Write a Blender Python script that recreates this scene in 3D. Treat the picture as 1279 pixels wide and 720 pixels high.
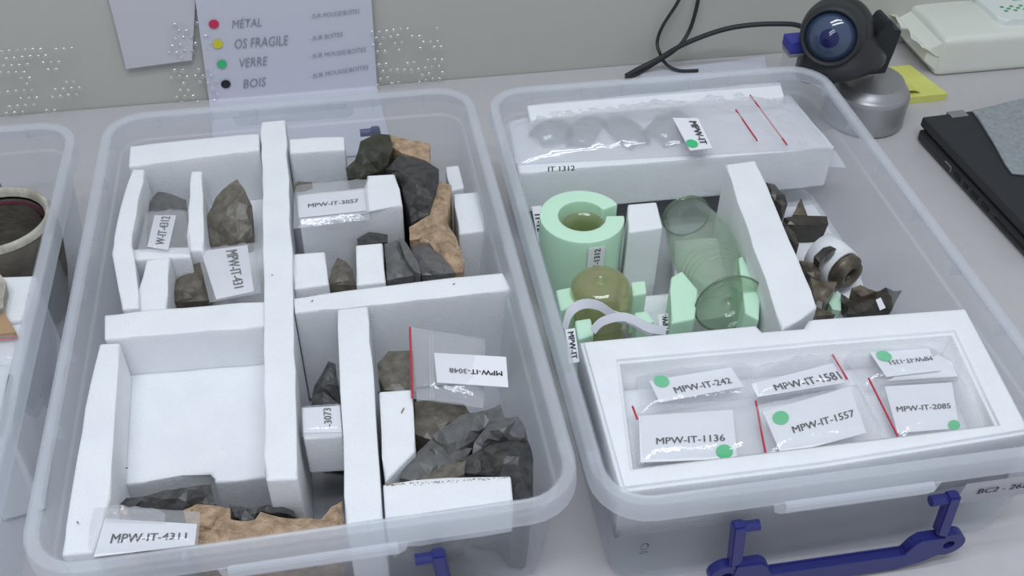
import bpy, bmesh, math, random
from mathutils import Vector, Matrix, noise
from mathutils.geometry import delaunay_2d_cdt

for o in list(bpy.data.objects): bpy.data.objects.remove(o)
scene = bpy.context.scene
COL = scene.collection
random.seed(7)

# ------------------------------------------------------------------ camera
RIM = 0.13                      # height of the box rims above the desk
FPX, PITCH, ROLL, YAW = 1299.25, 0.73657, 0.01878, -0.19110
CAM = Vector((0.23591, -0.40357, 0.57532 + RIM))
_cy, _sy = math.cos(YAW), math.sin(YAW)
_r0 = Vector((_cy, _sy, 0)); _f0 = Vector((-_sy, _cy, 0)); _u0 = Vector((0, 0, 1))
FW = _f0*math.cos(PITCH) - _u0*math.sin(PITCH)
_u1 = _f0*math.sin(PITCH) + _u0*math.cos(PITCH)
RT = _r0*math.cos(ROLL) + _u1*math.sin(ROLL)
UP = _u1*math.cos(ROLL) - _r0*math.sin(ROLL)
cd = bpy.data.cameras.new('camera'); cam = bpy.data.objects.new('camera', cd); COL.objects.link(cam)
cd.sensor_width = 36; cd.lens = 36*FPX/1279; cd.clip_start = 0.01
cam.matrix_world = Matrix(((RT.x, UP.x, -FW.x, CAM.x), (RT.y, UP.y, -FW.y, CAM.y), (RT.z, UP.z, -FW.z, CAM.z), (0, 0, 0, 1)))
scene.camera = cam

# ------------------------------------------------------------------ world, lamps, exposure
w = bpy.data.worlds.new('world'); scene.world = w; w.use_nodes = True
w.node_tree.nodes['Background'].inputs[0].default_value = (0.86, 0.92, 1.0, 1)
w.node_tree.nodes['Background'].inputs[1].default_value = 0.52
def area(name, loc, target, sx, sy, energy, col):
    l = bpy.data.lights.new(name, 'AREA'); l.shape = 'RECTANGLE'; l.size = sx; l.size_y = sy; l.energy = energy; l.color = col
    o = bpy.data.objects.new(name, l); COL.objects.link(o); o.location = loc
    o.rotation_euler = (Vector(target)-Vector(loc)).to_track_quat('-Z', 'Y').to_euler()
    return o
for ty in (-.52, -.12): area('ceiling_tube_light', (0.25, ty, 1.75), (0.25, ty+.2, 0), 1.3, 0.14, 9.0, (0.86, 0.925, 1.0))
scene.view_settings.view_transform = 'Standard'; scene.view_settings.look = 'None'
scene.view_settings.gamma = 1; scene.view_settings.use_curve_mapping = False
scene.view_settings.exposure = 0.10
try:
    scene.cycles.transparent_max_bounces = 32
except Exception: pass

# ------------------------------------------------------------------ pixel -> place helpers
def ray(px, py): return RT*((px-639.5)/FPX) + UP*((360-py)/FPX) + FW
def ZP(px, py, z): d = ray(px, py); return CAM + d*((z-CAM.z)/d.z)
def YP(px, py, y): d = ray(px, py); return CAM + d*((y-CAM.y)/d.y)
def crop(pts, ox, oy, s): return [(ox+x/s, oy+y/s) for x, y in pts]

# ------------------------------------------------------------------ materials
MATS = {}
def nodes(name):
    m = bpy.data.materials.new(name); m.use_nodes = True
    nt = m.node_tree; b = nt.nodes['Principled BSDF']; MATS[name] = m
    return m, nt, b
def setc(s, c): s.default_value = (c[0], c[1], c[2], 1)
def plain(name, col, rough=0.5, metal=0, spec=0.5, bump=0, scale=60, col2=None, cscale=20, detail=4):
    m, nt, b = nodes(name); setc(b.inputs['Base Color'], col)
    b.inputs['Roughness'].default_value = rough; b.inputs['Metallic'].default_value = metal
    b.inputs['Specular IOR Level'].default_value = spec
    tc = nt.nodes.new('ShaderNodeTexCoord')
    if col2:
        n = nt.nodes.new('ShaderNodeTexNoise'); n.inputs['Scale'].default_value = cscale; n.inputs['Detail'].default_value = detail
        r = nt.nodes.new('ShaderNodeValToRGB'); r.color_ramp.elements[0].position = .35; r.color_ramp.elements[1].position = .65
        r.color_ramp.elements[0].color = (*col, 1); r.color_ramp.elements[1].color = (*col2, 1)
        nt.links.new(tc.outputs['Object'], n.inputs['Vector']); nt.links.new(n.outputs[0], r.inputs[0]); nt.links.new(r.outputs[0], b.inputs['Base Color'])
    if bump:
        n = nt.nodes.new('ShaderNodeTexNoise'); n.inputs['Scale'].default_value = scale; n.inputs['Detail'].default_value = 3
        p = nt.nodes.new('ShaderNodeBump'); p.inputs['Strength'].default_value = bump; p.inputs['Distance'].default_value = .002
        nt.links.new(tc.outputs['Object'], n.inputs['Vector']); nt.links.new(n.outputs[0], p.inputs['Height']); nt.links.new(p.outputs[0], b.inputs['Normal'])
    return m
def clear(name, tint, body, fac, rough, edge=0.35, transl=0.4, bump=0, scale=80, g0=.04, g1=.5):
    """see-through plastic or glass: part passes straight through, the rest is scattered and reflected"""
    m, nt, b = nodes(name); out = nt.nodes['Material Output']
    setc(b.inputs['Base Color'], body); b.inputs['Roughness'].default_value = rough
    tr = nt.nodes.new('ShaderNodeBsdfTransparent'); setc(tr.inputs[0], tint)
    tl = nt.nodes.new('ShaderNodeBsdfTranslucent'); setc(tl.inputs[0], body)
    mx = nt.nodes.new('ShaderNodeMixShader'); mx.inputs[0].default_value = transl
    nt.links.new(b.outputs[0], mx.inputs[1]); nt.links.new(tl.outputs[0], mx.inputs[2])
    lw = nt.nodes.new('ShaderNodeLayerWeight'); lw.inputs[0].default_value = .25
    mr = nt.nodes.new('ShaderNodeMapRange'); mr.inputs['To Min'].default_value = fac; mr.inputs['To Max'].default_value = min(1, fac+edge)
    nt.links.new(lw.outputs['Facing'], mr.inputs['Value'])
    m2 = nt.nodes.new('ShaderNodeMixShader'); nt.links.new(mr.outputs[0], m2.inputs[0])
    nt.links.new(tr.outputs[0], m2.inputs[1]); nt.links.new(mx.outputs[0], m2.inputs[2]); 
    gl = nt.nodes.new('ShaderNodeBsdfGlossy'); setc(gl.inputs[0], (1, 1, 1)); gl.inputs['Roughness'].default_value = rough
    mg = nt.nodes.new('ShaderNodeMapRange'); mg.inputs['To Min'].default_value = g0; mg.inputs['To Max'].default_value = g1
    pw_ = nt.nodes.new('ShaderNodeMath'); pw_.operation = 'POWER'; pw_.inputs[1].default_value = 3
    nt.links.new(lw.outputs['Facing'], pw_.inputs[0]); nt.links.new(pw_.outputs[0], mg.inputs['Value'])
    m3 = nt.nodes.new('ShaderNodeMixShader'); nt.links.new(mg.outputs[0], m3.inputs[0]); nt.links.new(m2.outputs[0], m3.inputs[1]); nt.links.new(gl.outputs[0], m3.inputs[2])
    nt.links.new(m3.outputs[0], out.inputs[0])
    if bump:
        tc = nt.nodes.new('ShaderNodeTexCoord')
        n = nt.nodes.new('ShaderNodeTexNoise'); n.inputs['Scale'].default_value = scale
        p = nt.nodes.new('ShaderNodeBump'); p.inputs['Strength'].default_value = bump; p.inputs['Distance'].default_value = .003
        nt.links.new(tc.outputs['Object'], n.inputs['Vector']); nt.links.new(n.outputs[0], p.inputs['Height'])
        nt.links.new(p.outputs[0], b.inputs['Normal']); nt.links.new(p.outputs[0], gl.inputs['Normal'])
    return m
plain('wall', (0.50, 0.50, 0.46), .75, col2=(0.48, 0.48, 0.44), cscale=3)
plain('desk', (0.52, 0.50, 0.51), .45, col2=(0.50, 0.485, 0.495), cscale=60)
plain('floor', (0.3, 0.3, 0.3), .7)
plain('foam', (0.83, 0.84, 0.865), .95, spec=.1, bump=.45, scale=700, col2=(0.79, 0.80, 0.83), cscale=25)
plain('foam_green', (0.58, 0.83, 0.64), .9, spec=.15, bump=.25, scale=900)
for _n in ('foam', 'foam_green'):
    _b = MATS[_n].node_tree.nodes['Principled BSDF']; _b.inputs['Subsurface Weight'].default_value = .6; _b.inputs['Subsurface Scale'].default_value = .006; _b.inputs['Subsurface Radius'].default_value = (1, 1, 1)
plain('flint', (0.030, 0.030, 0.033), .38, col2=(0.068, 0.066, 0.063), cscale=150, detail=8, bump=.35, scale=260)
plain('flint_grey', (0.105, 0.105, 0.112), .38, col2=(0.155, 0.152, 0.146), cscale=140, detail=8, bump=.35, scale=260)
plain('flint_brown', (0.105, 0.090, 0.070), .40, col2=(0.170, 0.152, 0.124), cscale=140, detail=8, bump=.35, scale=260)
plain('flint_olive', (0.020, 0.020, 0.014), .38, col2=(0.058, 0.056, 0.037), cscale=90, detail=8, bump=.35, scale=260)
plain('cortex', (0.52, 0.37, 0.25), .85, spec=.2, col2=(0.32, 0.22, 0.145), cscale=130, detail=7, bump=1.0, scale=420)
plain('card', (0.80, 0.80, 0.84), .6)
plain('ink', (0.012, 0.012, 0.016), .6)
plain('pencil', (0.24, 0.24, 0.30), .7)
plain('dot_green', (0.05, 0.52, 0.20), .5)
plain('dot_red', (0.60, 0.03, 0.10), .5)
plain('dot_yellow', (0.66, 0.62, 0.03), .5)
plain('dot_black', (0.012, 0.012, 0.015), .5)
plain('dot_blue', (0.10, 0.12, 0.36), .5)
plain('zip_red', (0.50, 0.03, 0.06), .4)
plain('handle_blue', (0.022, 0.026, 0.17), .35)
plain('paper', (0.60, 0.60, 0.68), .8)
plain('paper_plain', (0.56, 0.56, 0.60), .8)
plain('black_plastic', (0.016, 0.017, 0.020), .38)
plain('black_matte', (0.022, 0.024, 0.028), .55)
plain('dark_port', (0.004, 0.004, 0.005), .6)
plain('silver', (0.36, 0.36, 0.37), .38, metal=.55)
plain('lens', (0.045, 0.07, 0.13), .08, spec=.8)
plain('lens_core', (0.01, 0.015, 0.09), .1)
plain('blue_plastic', (0.03, 0.04, 0.32), .3)
plain('sticky', (0.72, 0.72, 0.20), .7, col2=(0.68, 0.68, 0.17), cscale=30)
plain('wipes', (0.74, 0.76, 0.69), .35, bump=.35, scale=40)
plain('wipes_lid', (0.78, 0.82, 0.79), .3)
plain('print_green', (0.05, 0.36, 0.12), .5)
plain('fabric', (0.26, 0.285, 0.30), .9, col2=(0.33, 0.355, 0.37), cscale=220, bump=.4, scale=300)
plain('pot', (0.10, 0.088, 0.072), .8, col2=(0.15, 0.135, 0.11), cscale=40, bump=.5, scale=160)
plain('pot_rim', (0.56, 0.53, 0.47), .7, col2=(0.30, 0.27, 0.22), cscale=60, detail=6)
plain('pot_stripe', (0.20, 0.04, 0.08), .6)
plain('cardboard', (0.42, 0.27, 0.15), .8)
plain('dark_glass', (0.018, 0.015, 0.011), .28, col2=(0.055, 0.045, 0.034), cscale=60, bump=.2, scale=120)
plain('neck_brown', (0.06, 0.045, 0.03), .35, col2=(0.17, 0.14, 0.10), cscale=70)
plain('ribbon', (0.72, 0.72, 0.78), .6)
plain('brown_speck', (0.22, 0.15, 0.08), .8)
clear('box_plastic', (0.975, 0.98, 0.985), (0.80, 0.83, 0.88), .13, .30, edge=.20, transl=.5, g0=.015, g1=.20)
clear('rim_plastic', (0.975, 0.98, 0.985), (0.93, 0.95, 1.0), .24, .22, edge=.25, transl=.45, g0=.03, g1=.22)
clear('film_thick', (0.98, 0.98, 0.985), (0.90, 0.91, 0.94), .28, .12, edge=.25, transl=.3, bump=.6, scale=30, g0=.05, g1=.4)
clear('wrap_film', (0.995, 0.995, 0.995), (0.62, 0.62, 0.58), .01, .10, edge=.03, transl=.3, g0=.01, g1=.15)
clear('film', (0.985, 0.985, 0.99), (0.86, 0.87, 0.90), .13, .10, edge=.25, transl=.25, bump=.45, scale=110, g0=.05, g1=.5)
clear('bubble', (0.995, 0.995, 0.995), (0.62, 0.62, 0.58), .01, .13, edge=.03, transl=.3, g0=.30, g1=.30)
clear('glass_olive', (0.94, 0.935, 0.80), (0.60, 0.59, 0.36), .20, .07, edge=.40, transl=.45, g0=.06, g1=.6)
clear('glass_green', (0.95, 0.975, 0.94), (0.50, 0.62, 0.50), .05, .06, edge=.28, transl=.4, g0=.05, g1=.6)
clear('glass_edge', (0.80, 0.86, 0.76), (0.20, 0.27, 0.18), .45, .06, edge=.40, transl=.3, g0=.06, g1=.6)
clear('glass_grey', (0.90, 0.91, 0.92), (0.44, 0.46, 0.48), .18, .10, edge=.35, transl=.4, g0=.06, g1=.6)
M = MATS

# ------------------------------------------------------------------ object helpers
def root_of(o):
    while o.parent: o = o.parent
    return o
def link(name, me, mat, parent=None, base=None, smooth=False):
    """me in world coordinates; parts are stored relative to the root's base"""
    if isinstance(me, bmesh.types.BMesh):
        bm = me; me = bpy.data.meshes.new(name); bm.to_mesh(me); bm.free()
    if mat is not None:
        me.materials.clear(); me.materials.append(M[mat])
    off = root_of(parent).location if parent else Vector(base or (0, 0, 0))
    me.transform(Matrix.Translation(-Vector(off)))
    if smooth:
        for p in me.polygons: p.use_smooth = True
    o = bpy.data.objects.new(name, me); COL.objects.link(o)
    if parent: o.parent = parent
    else: o.location = off
    return o
def tag(o, label, cat, group=None):
    o['label'] = label; o['category'] = cat
    if group: o['group'] = group
    return o
def thing(name, label, cat, loc, group=None):
    o = bpy.data.objects.new(name, None); COL.objects.link(o); o.location = loc; o.empty_display_size = .02
    return tag(o, label, cat, group)
def soft(o):
    for p in o.data.polygons: p.use_smooth = True
    m = o.modifiers.new('weighted_normal', 'WEIGHTED_NORMAL'); m.weight = 100
    return o
def structure(o): o['kind'] = 'structure'; return o
def solo(name, me, mat, label, cat, base, group=None, smooth=False):
    return tag(link(name, me, mat, None, base, smooth), label, cat, group)

# ------------------------------------------------------------------ shape helpers
def box_bm(x0, x1, y0, y1, z0, z1, bev=0, seg=2):
    bm = bmesh.new(); bmesh.ops.create_cube(bm, size=1)
    for v in bm.verts:
        v.co = Vector((x0+(v.co.x+.5)*(x1-x0), y0+(v.co.y+.5)*(y1-y0), z0+(v.co.z+.5)*(z1-z0)))
    if bev: bmesh.ops.bevel(bm, geom=bm.edges[:], offset=bev, segments=seg, affect='EDGES', profile=.6)
    return bm
def prism_bm(pts, zt, zb, bev=.0018, bm=None, seg=2):
    """pts: world XY outline of the top; extruded down"""
    own = bm is None
    if own: bm = bmesh.new()
    pts = [Vector((p[0], p[1])) for p in pts]
    area2 = sum(pts[i].x*pts[(i+1) % len(pts)].y-pts[(i+1) % len(pts)].x*pts[i].y for i in range(len(pts)))
    if area2 < 0: pts.reverse()
    t = [bm.verts.new((p.x, p.y, zt)) for p in pts]; b = [bm.verts.new((p.x, p.y, zb)) for p in pts]
    n = len(pts); fs = [bm.faces.new(t), bm.faces.new(b[::-1])]
    for i in range(n): fs.append(bm.faces.new((t[i], b[i], b[(i+1) % n], t[(i+1) % n])))
    if bev:
        es = {e for f in fs for e in f.edges}
        bmesh.ops.bevel(bm, geom=list(es), offset=bev, segments=seg, affect='EDGES', profile=.6)
    return bm
def px_xy(pts, z): return [ZP(x, y, z) for x, y in pts]
def prism_px(pts, zt, zb, bev=.0018): return prism_bm(px_xy(pts, zt), zt, zb, bev)
def foam_outline(pts, z, step=.02, amp=.0009, seed=0):
    """hand-cut outline: corners from the place, edges slightly wavy"""
    P = px_xy(pts, z); out = []
    for i in range(len(P)):
        a, b = P[i], P[(i+1) % len(P)]; n = max(1, int((b-a).length/step)); d = (b-a).normalized(); nn = Vector((-d.y, d.x, 0))
        for k in range(n):
            p = a.lerp(b, k/n)
            if k: p = p + nn*amp*noise.noise(p*90+Vector((seed, 0, 0)))*2
            out.append(p)
    return out
def foam(name, pts, zt, zb, parent=None, seed=0, mat='foam', bev=.0024):
    return soft(link(name, prism_bm(foam_outline(pts, zt, seed=seed), zt, zb, bev, seg=3), mat, parent))
def foam_block(pts, zt, zb, label, group=None, mat='foam'):
    P = px_xy(pts, zt); c = sum(P, Vector())/len(P); c.z = zb
    o = soft(link('foam_block', prism_bm(foam_outline(pts, zt), zt, zb, .0022, seg=3), mat, None, c))
    return tag(o, label, 'foam', group)
def frame(P0, P1):
    d = (P1-P0); L = d.length; d.normalize()
    a = d.orthogonal().normalized(); b = d.cross(a)
    return d, a, b, L
def revolve_bm(P0, P1, prof, seg=32, a0=0, a1=2*math.pi, up=None, bm=None):
    """prof: (t along axis 0..1, radius)"""
    if bm is None: bm = bmesh.new()
    d, a, b, L = frame(Vector(P0), Vector(P1))
    if up is not None:
        a = (up - d*up.dot(d)).normalized(); b = d.cross(a)
    full = abs(a1-a0-2*math.pi) < 1e-6
    n = seg if full else seg+1
    rings = []
    for t, r in prof:
        c = Vector(P0)+d*(t*L)
        rings.append([bm.verts.new(c+(a*math.cos(a0+(a1-a0)*k/seg)+b*math.sin(a0+(a1-a0)*k/seg))*max(r, 1e-5)) for k in range(n)])
    for i in range(len(rings)-1):
        for k in range(n if full else n-1):
            bm.faces.new((rings[i][k], rings[i][(k+1) % n], rings[i+1][(k+1) % n], rings[i+1][k]))
    return bm
def thicken(bm, t):
    bmesh.ops.recalc_face_normals(bm, faces=bm.faces[:])
    bmesh.ops.solidify(bm, geom=bm.faces[:], thickness=t)
    return bm
def tube_bm(pts, r, seg=8, bm=None, cap=True, taper=None):
    if bm is None: bm = bmesh.new()
    pts = [Vector(p) for p in pts]; rings = []
    for i, p in enumerate(pts):
        d = (pts[min(i+1, len(pts)-1)]-pts[max(i-1, 0)]).normalized()
        a = d.cross(Vector((0, 0, 1)))
        if a.length < .05: a = d.cross(Vector((0, 1, 0)))
        a.normalize(); b = d.cross(a); rr = r if taper is None else r*taper(i/(len(pts)-1))
        rings.append([bm.verts.new(p+(a*math.cos(2*math.pi*k/seg)+b*math.sin(2*math.pi*k/seg))*rr) for k in range(seg)])
    for i in range(len(rings)-1):
        for k in range(seg): bm.faces.new((rings[i][k], rings[i][(k+1) % seg], rings[i+1][(k+1) % seg], rings[i+1][k]))
    if cap: bm.faces.new(rings[0][::-1]); bm.faces.new(rings[-1])
    return bm
def smooth_path(pts, n=8):
    pts = [Vector(p) for p in pts]; out = []
    for i in range(len(pts)-1):
        p0, p1, p2, p3 = pts[max(i-1, 0)], pts[i], pts[i+1], pts[min(i+2, len(pts)-1)]
        for k in range(n):
            t = k/n
            out.append(.5*((2*p1)+(p2-p0)*t+(2*p0-5*p1+4*p2-p3)*t*t+(3*p1-p0-3*p2+p3)*t**3))
    out.append(pts[-1]); return out
def flint_bm(px, za, zb_, zbot, dome=.008, npts=8, seed=1, shrink=.86, rough=.0012):
    """knapped stone: outline from pixels on a plane running from height za (far edge) to zb_ (near edge); faceted top, sides down to zbot"""
    rnd = random.Random(seed); npts = int(npts*1.8)
    ys = [p[1] for p in px]; y0, y1 = min(ys), max(ys)
    def zz(py): return za+(zb_-za)*(py-y0)/max(1e-6, y1-y0)
    ring = []
    for i in range(len(px)):
        a, b = px[i], px[(i+1) % len(px)]
        ring.append(a); L = math.hypot(b[0]-a[0], b[1]-a[1]); k = int(L/14)
        for j in range(1, k+1):
            t = j/(k+1); ring.append((a[0]+(b[0]-a[0])*t+rnd.uniform(-1, 1)*.9, a[1]+(b[1]-a[1])*t+rnd.uniform(-1, 1)*.9))
    cx = sum(p[0] for p in ring)/len(ring); cy = sum(p[1] for p in ring)/len(ring)
    def inside(x, y):
        c = False; n = len(ring)
        for i in range(n):
            x1_, y1_ = ring[i]; x2_, y2_ = ring[(i+1) % n]
            if (y1_ > y) != (y2_ > y) and x < (x2_-x1_)*(y-y1_)/(y2_-y1_)+x1_: c = not c
        return c
    def edge_d(x, y):
        best = 1e9; n = len(ring)
        for i in range(n):
            a = Vector(ring[i]); b = Vector(ring[(i+1) % n]); p = Vector((x, y)); ab = b-a
            t = max(0, min(1, (p-a).dot(ab)/max(1e-9, ab.length_squared))); best = min(best, (a+ab*t-p).length)
        return best
    xs = [p[0] for p in ring]; inn = []; tries = 0
    while len(inn) < npts and tries < 3000:
        tries += 1
        x = rnd.uniform(min(xs), max(xs)); y = rnd.uniform(y0, y1)
        if inside(x, y) and edge_d(x, y) > 3.5 and all(math.hypot(x-q[0], y-q[1]) > 6 for q in inn): inn.append((x, y))
    allp = ring+inn; n = len(ring)
    res = delaunay_2d_cdt([Vector(p) for p in allp], [(i, (i+1) % n) for i in range(n)], [], 1, 1e-5)
    V2, faces = res[0], res[2]
    dmax = max([edge_d(*p) for p in inn] or [1])
    bm = bmesh.new(); tv = []
    for i, p in enumerate(V2):
        q = ZP(p.x, p.y, zz(p.y)); isin = edge_d(p.x, p.y) > 1e-3 and inside(p.x, p.y)
        if isin:
            h = dome*1.35*(edge_d(p.x, p.y)/dmax)**.6*rnd.uniform(.3, 1.1)
            q = q+(CAM-q).normalized()*h
        else:
            q = q+(CAM-q).normalized()*rnd.uniform(-rough, rough)
        tv.append(bm.verts.new(q))
    for f in faces: bm.faces.new([tv[i] for i in f])
    # sides
    bm.edges.ensure_lookup_table()
    bnd = [e for e in bm.edges if e.is_boundary]
    c = ZP(cx, cy, zz(cy)); low = {}; mid = {}
    for e in bnd:
        for v in e.verts:
            if v not in low:
                d = v.co-c
                mid[v] = bm.verts.new((c.x+d.x*(shrink+1.02)/2, c.y+d.y*(shrink+1.02)/2, (v.co.z*.55+zbot*.45)+rnd.uniform(-1, 1)*.001))
                low[v] = bm.verts.new((c.x+d.x*shrink, c.y+d.y*shrink, zbot))
    for e in bnd:
        a, b = e.verts
        bm.faces.new((a, b, mid[b], mid[a])); bm.faces.new((mid[a], mid[b], low[b], low[a]))
    cb = bm.verts.new((c.x, c.y, zbot))
    for e in bnd:
        a, b = e.verts; bm.faces.new((low[a], low[b], cb))
    bmesh.ops.recalc_face_normals(bm, faces=bm.faces[:])
    return bm
def base_of(px, z):
    P = px_xy(px, z); c = sum(P, Vector())/len(P); return Vector((c.x, c.y, z))
def flint(name, px, za, zb_, zbot, mat, label, cat='flint', group=None, **k):
    b = base_of(px, zbot)
    return solo(name, flint_bm(px, za, zb_, zbot, **k), mat, label, cat, b, group)

# ---- flat cards, lettering, dots, bags
def quadmap(C):
    def f(u, v, h=0.0):
        p = C[0].lerp(C[1], u).lerp(C[3].lerp(C[2], u), v)
        return p + N*h
    U = ((C[1]-C[0])+(C[2]-C[3]))/2; Vv = ((C[3]-C[0])+(C[2]-C[1]))/2
    N = Vv.cross(U).normalized()
    return f, U.length, Vv.length, N
def letters(parent, name, txt, C, cu, cv, fw, h=.0006, mat='ink', shear=0, maxh=None, bold=.0, heavy=True):
    """lettering as thin mesh laid on the quad C (corners in reading order: top left, top right, bottom right, bottom left)"""
    cu_ = bpy.data.curves.new('lettering', 'FONT'); cu_.body = txt; cu_.shear = shear; cu_.resolution_u = 2; cu_.offset = bold
    ob = bpy.data.objects.new('lettering_tmp', cu_); COL.objects.link(ob)
    dg = bpy.context.evaluated_depsgraph_get(); me = bpy.data.meshes.new_from_object(ob.evaluated_get(dg))
    bpy.data.objects.remove(ob); bpy.data.curves.remove(cu_)
    xs = [v.co.x for v in me.vertices]; ys = [v.co.y for v in me.vertices]
    if not xs: return None
    if heavy and bold >= 0:          # heavier stroke: the outline laid down three times, slightly shifted
        bm = bmesh.new()
        for dx in (-.018, 0, .018):
            k0 = len(bm.verts); bm.from_mesh(me); bm.verts.ensure_lookup_table()
            for v in bm.verts[k0:]: v.co.x += dx
        bm.to_mesh(me); bm.free()
        xs = [v.co.x for v in me.vertices]; ys = [v.co.y for v in me.vertices]
    f, UL, VL, N = quadmap(C)
    w = max(xs)-min(xs); x0 = min(xs); ym = (max(ys)+min(ys))/2
    s = fw*UL/w; sv = s
    if maxh: sv = maxh*VL/(max(ys)-min(ys))
    for v in me.vertices:
        v.co = f(cu-fw/2+(v.co.x-x0)*s/UL, cv-(v.co.y-ym)*sv/VL, h)
    return link(name, me, mat, parent)
def dot(parent, C, u, v, r, mat='dot_green', h=.0006):
    f, UL, VL, N = quadmap(C); bm = bmesh.new()
    vs = [bm.verts.new(f(u+r/UL*math.cos(t*math.pi/12), v+r/VL*math.sin(t*math.pi/12), h)) for t in range(24)]
    fc = bm.faces.new(vs); r_ = bmesh.ops.extrude_face_region(bm, geom=[fc])
    for q in [g for g in r_['geom'] if isinstance(g, bmesh.types.BMVert)]: q.co += N*.0002
    return link('sticker_dot', bm, mat, parent)
def sheet_bm(C, nu=8, nv=6, thick=.0004, warp=None):
    f, UL, VL, N = quadmap(C); bm = bmesh.new()
    g = [[bm.verts.new(f(i/nu, j/nv, warp(i/nu, j/nv) if warp else 0)) for j in range(nv+1)] for i in range(nu+1)]
    for i in range(nu):
        for j in range(nv): bm.faces.new((g[i][j], g[i+1][j], g[i+1][j+1], g[i][j+1]))
    if thick: thicken(bm, thick)
    return bm
def pts3(px, z):
    if isinstance(z, (int, float)): z = [z]*len(px)
    return [ZP(x, y, zz) for (x, y), zz in zip(px, z)]
def card(parent, px, z, txt=None, cu=.5, cv=.5, fw=.8, dots=(), name='label_card', mat='card', ink='ink'):
    C = pts3(px, z)
    o = link(name, sheet_bm(C, 2, 2, .0005), mat, parent)
    if txt: letters(o, 'lettering', txt, C, cu, cv, fw, mat=ink)
    for u, v, r in dots: dot(o, C, u, v, r)
    return o
def film(parent, px, z, puff=.004, crinkle=.0015, seed=0, name='film', nu=22, nv=16, lift=.0046, mat='film'):
    C = pts3(px, z); f, UL, VL, N = quadmap(C); bm = bmesh.new()
    def hgt(u, v):
        e = min(1, min(u, 1-u, v, 1-v)*9)
        p = Vector((u*UL*60+seed*7.3, v*VL*60, seed))
        return lift*e + puff*(math.sin(math.pi*u)*math.sin(math.pi*v))**.6 + crinkle*e*abs(noise.noise(p)+.6*noise.noise(p*2.3))
    top = [[None]*(nv+1) for _ in range(nu+1)]; bot = [[None]*(nv+1) for _ in range(nu+1)]
    for i in range(nu+1):
        for j in range(nv+1):
            u, v = i/nu, j/nv; wob = .012*noise.noise(Vector((u*4+seed, v*4, 3)))
            uu = u+(wob if 0 < j < nv else wob*.5)*(1 if i in (0, nu) else 0)
            top[i][j] = bm.verts.new(f(uu, v, hgt(u, v)))
    g2 = bmesh.new()
    for i in range(nu):
        for j in range(nv): bm.faces.new((top[i][j], top[i+1][j], top[i+1][j+1], top[i][j+1]))
    g2.free()
    b = [bm.verts.new(f(u, v, -.0003)) for u, v in ((0, 0), (1, 0), (1, 1), (0, 1))]
    bm.faces.new(b)
    return link(name, bm, mat, parent, smooth=True)
def zip_line(parent, a, b, z, r=.0009, name='zip_strip', mat='zip_red'):
    za, zb = (z, z) if isinstance(z, (int, float)) else z
    return link(name, tube_bm([ZP(*a, za), ZP(*b, zb)], r, 6), mat, parent)

# ================================================================== the setting
WALL_Y = 0.770
structure(link('wall_back', box_bm(-1.3, 2.2, WALL_Y, WALL_Y+.1, -.74, 1.6), 'wall'))
structure(link('floor', box_bm(-1.3, 2.2, -1.6, WALL_Y, -.78, -.74), 'floor'))
desk = thing('desk', 'pale grey desk carrying the boxes, against the wall', 'desk', (.45, .28, -.74))
link('desk_top', box_bm(-1.0, 1.9, -.22, WALL_Y-.001, -.03, 0, .002), 'desk', desk)
for x in (-.9, 1.8):
    for y in (-.15, .70): link('leg', box_bm(x-.025, x+.025, y-.025, y+.025, -.74, -.03), 'silver', desk)

# ================================================================== storage boxes
BW, BD = .37, .5403
def rrect(x0, x1, y0, y1, r, n=6):
    out = []
    for cx, cy, a in ((x1-r, y1-r, 0), (x0+r, y1-r, 90), (x0+r, y0+r, 180), (x1-r, y0+r, 270)):
        for k in range(n+1):
            t = math.radians(a+90*k/n); out.append((cx+r*math.cos(t), cy+r*math.sin(t)))
    return out
def handle_bm():
    """hanging lift handle in the x-z plane at y = 0, x from the box centre, z below the rim"""
    bm = bmesh.new()
    def plate(pts, y0, y1, bev=.0014):
        t = [bm.verts.new((x, y0, z)) for x, z in pts]; b = [bm.verts.new((x, y1, z)) for x, z in pts]; n = len(pts)
        fs = [bm.faces.new(t), bm.faces.new(b[::-1])]+[bm.faces.new((t[i], b[i], b[(i+1) % n], t[(i+1) % n])) for i in range(n)]
        bmesh.ops.bevel(bm, geom=list({e for f in fs for e in f.edges}), offset=bev, segments=2, affect='EDGES')
    def ring(cx, cz, r0, r1, y0, y1, n=18):
        L = [[bm.verts.new((cx+r*math.cos(2*math.pi*k/n), y, cz+r*math.sin(2*math.pi*k/n))) for k in range(n)] for r, y in ((r0, y0), (r1, y0), (r1, y1), (r0, y1))]
        for q in range(4):
            for k in range(n): bm.faces.new((L[q][k], L[q][(k+1) % n], L[(q+1) % 4][(k+1) % n], L[(q+1) % 4][k]))
    for s in (-1, 1):
        plate([(s*.0865, -.040), (s*.0765, -.040), (s*.0765+.004, -.086), (s*.0865+.005, -.092)], -.005, .004)
        ring(s*.0890+.007, -.1025, .0048, .0132, -.004, .004)
        tube_bm([(s*.079, 0, -.0455), (s*.0655, 0, -.0455)], .0042, 10, bm)
    plate([(x+.007, z) for x, z in ((-.0845, -.0895), (-.063, -.0895), (-.0575, -.095), (-.0545, -.1085), (.0545, -.1085), (.0575, -.095), (.063, -.0895), (.0845, -.0895),
           (.0820, -.099), (.0855, -.113), (.072, -.121), (.050, -.1265), (-.050, -.1265), (-.072, -.121), (-.0855, -.113), (-.0820, -.099))], -.005, .004)
    bmesh.ops.recalc_face_normals(bm, faces=bm.faces[:])
    return bm
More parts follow.
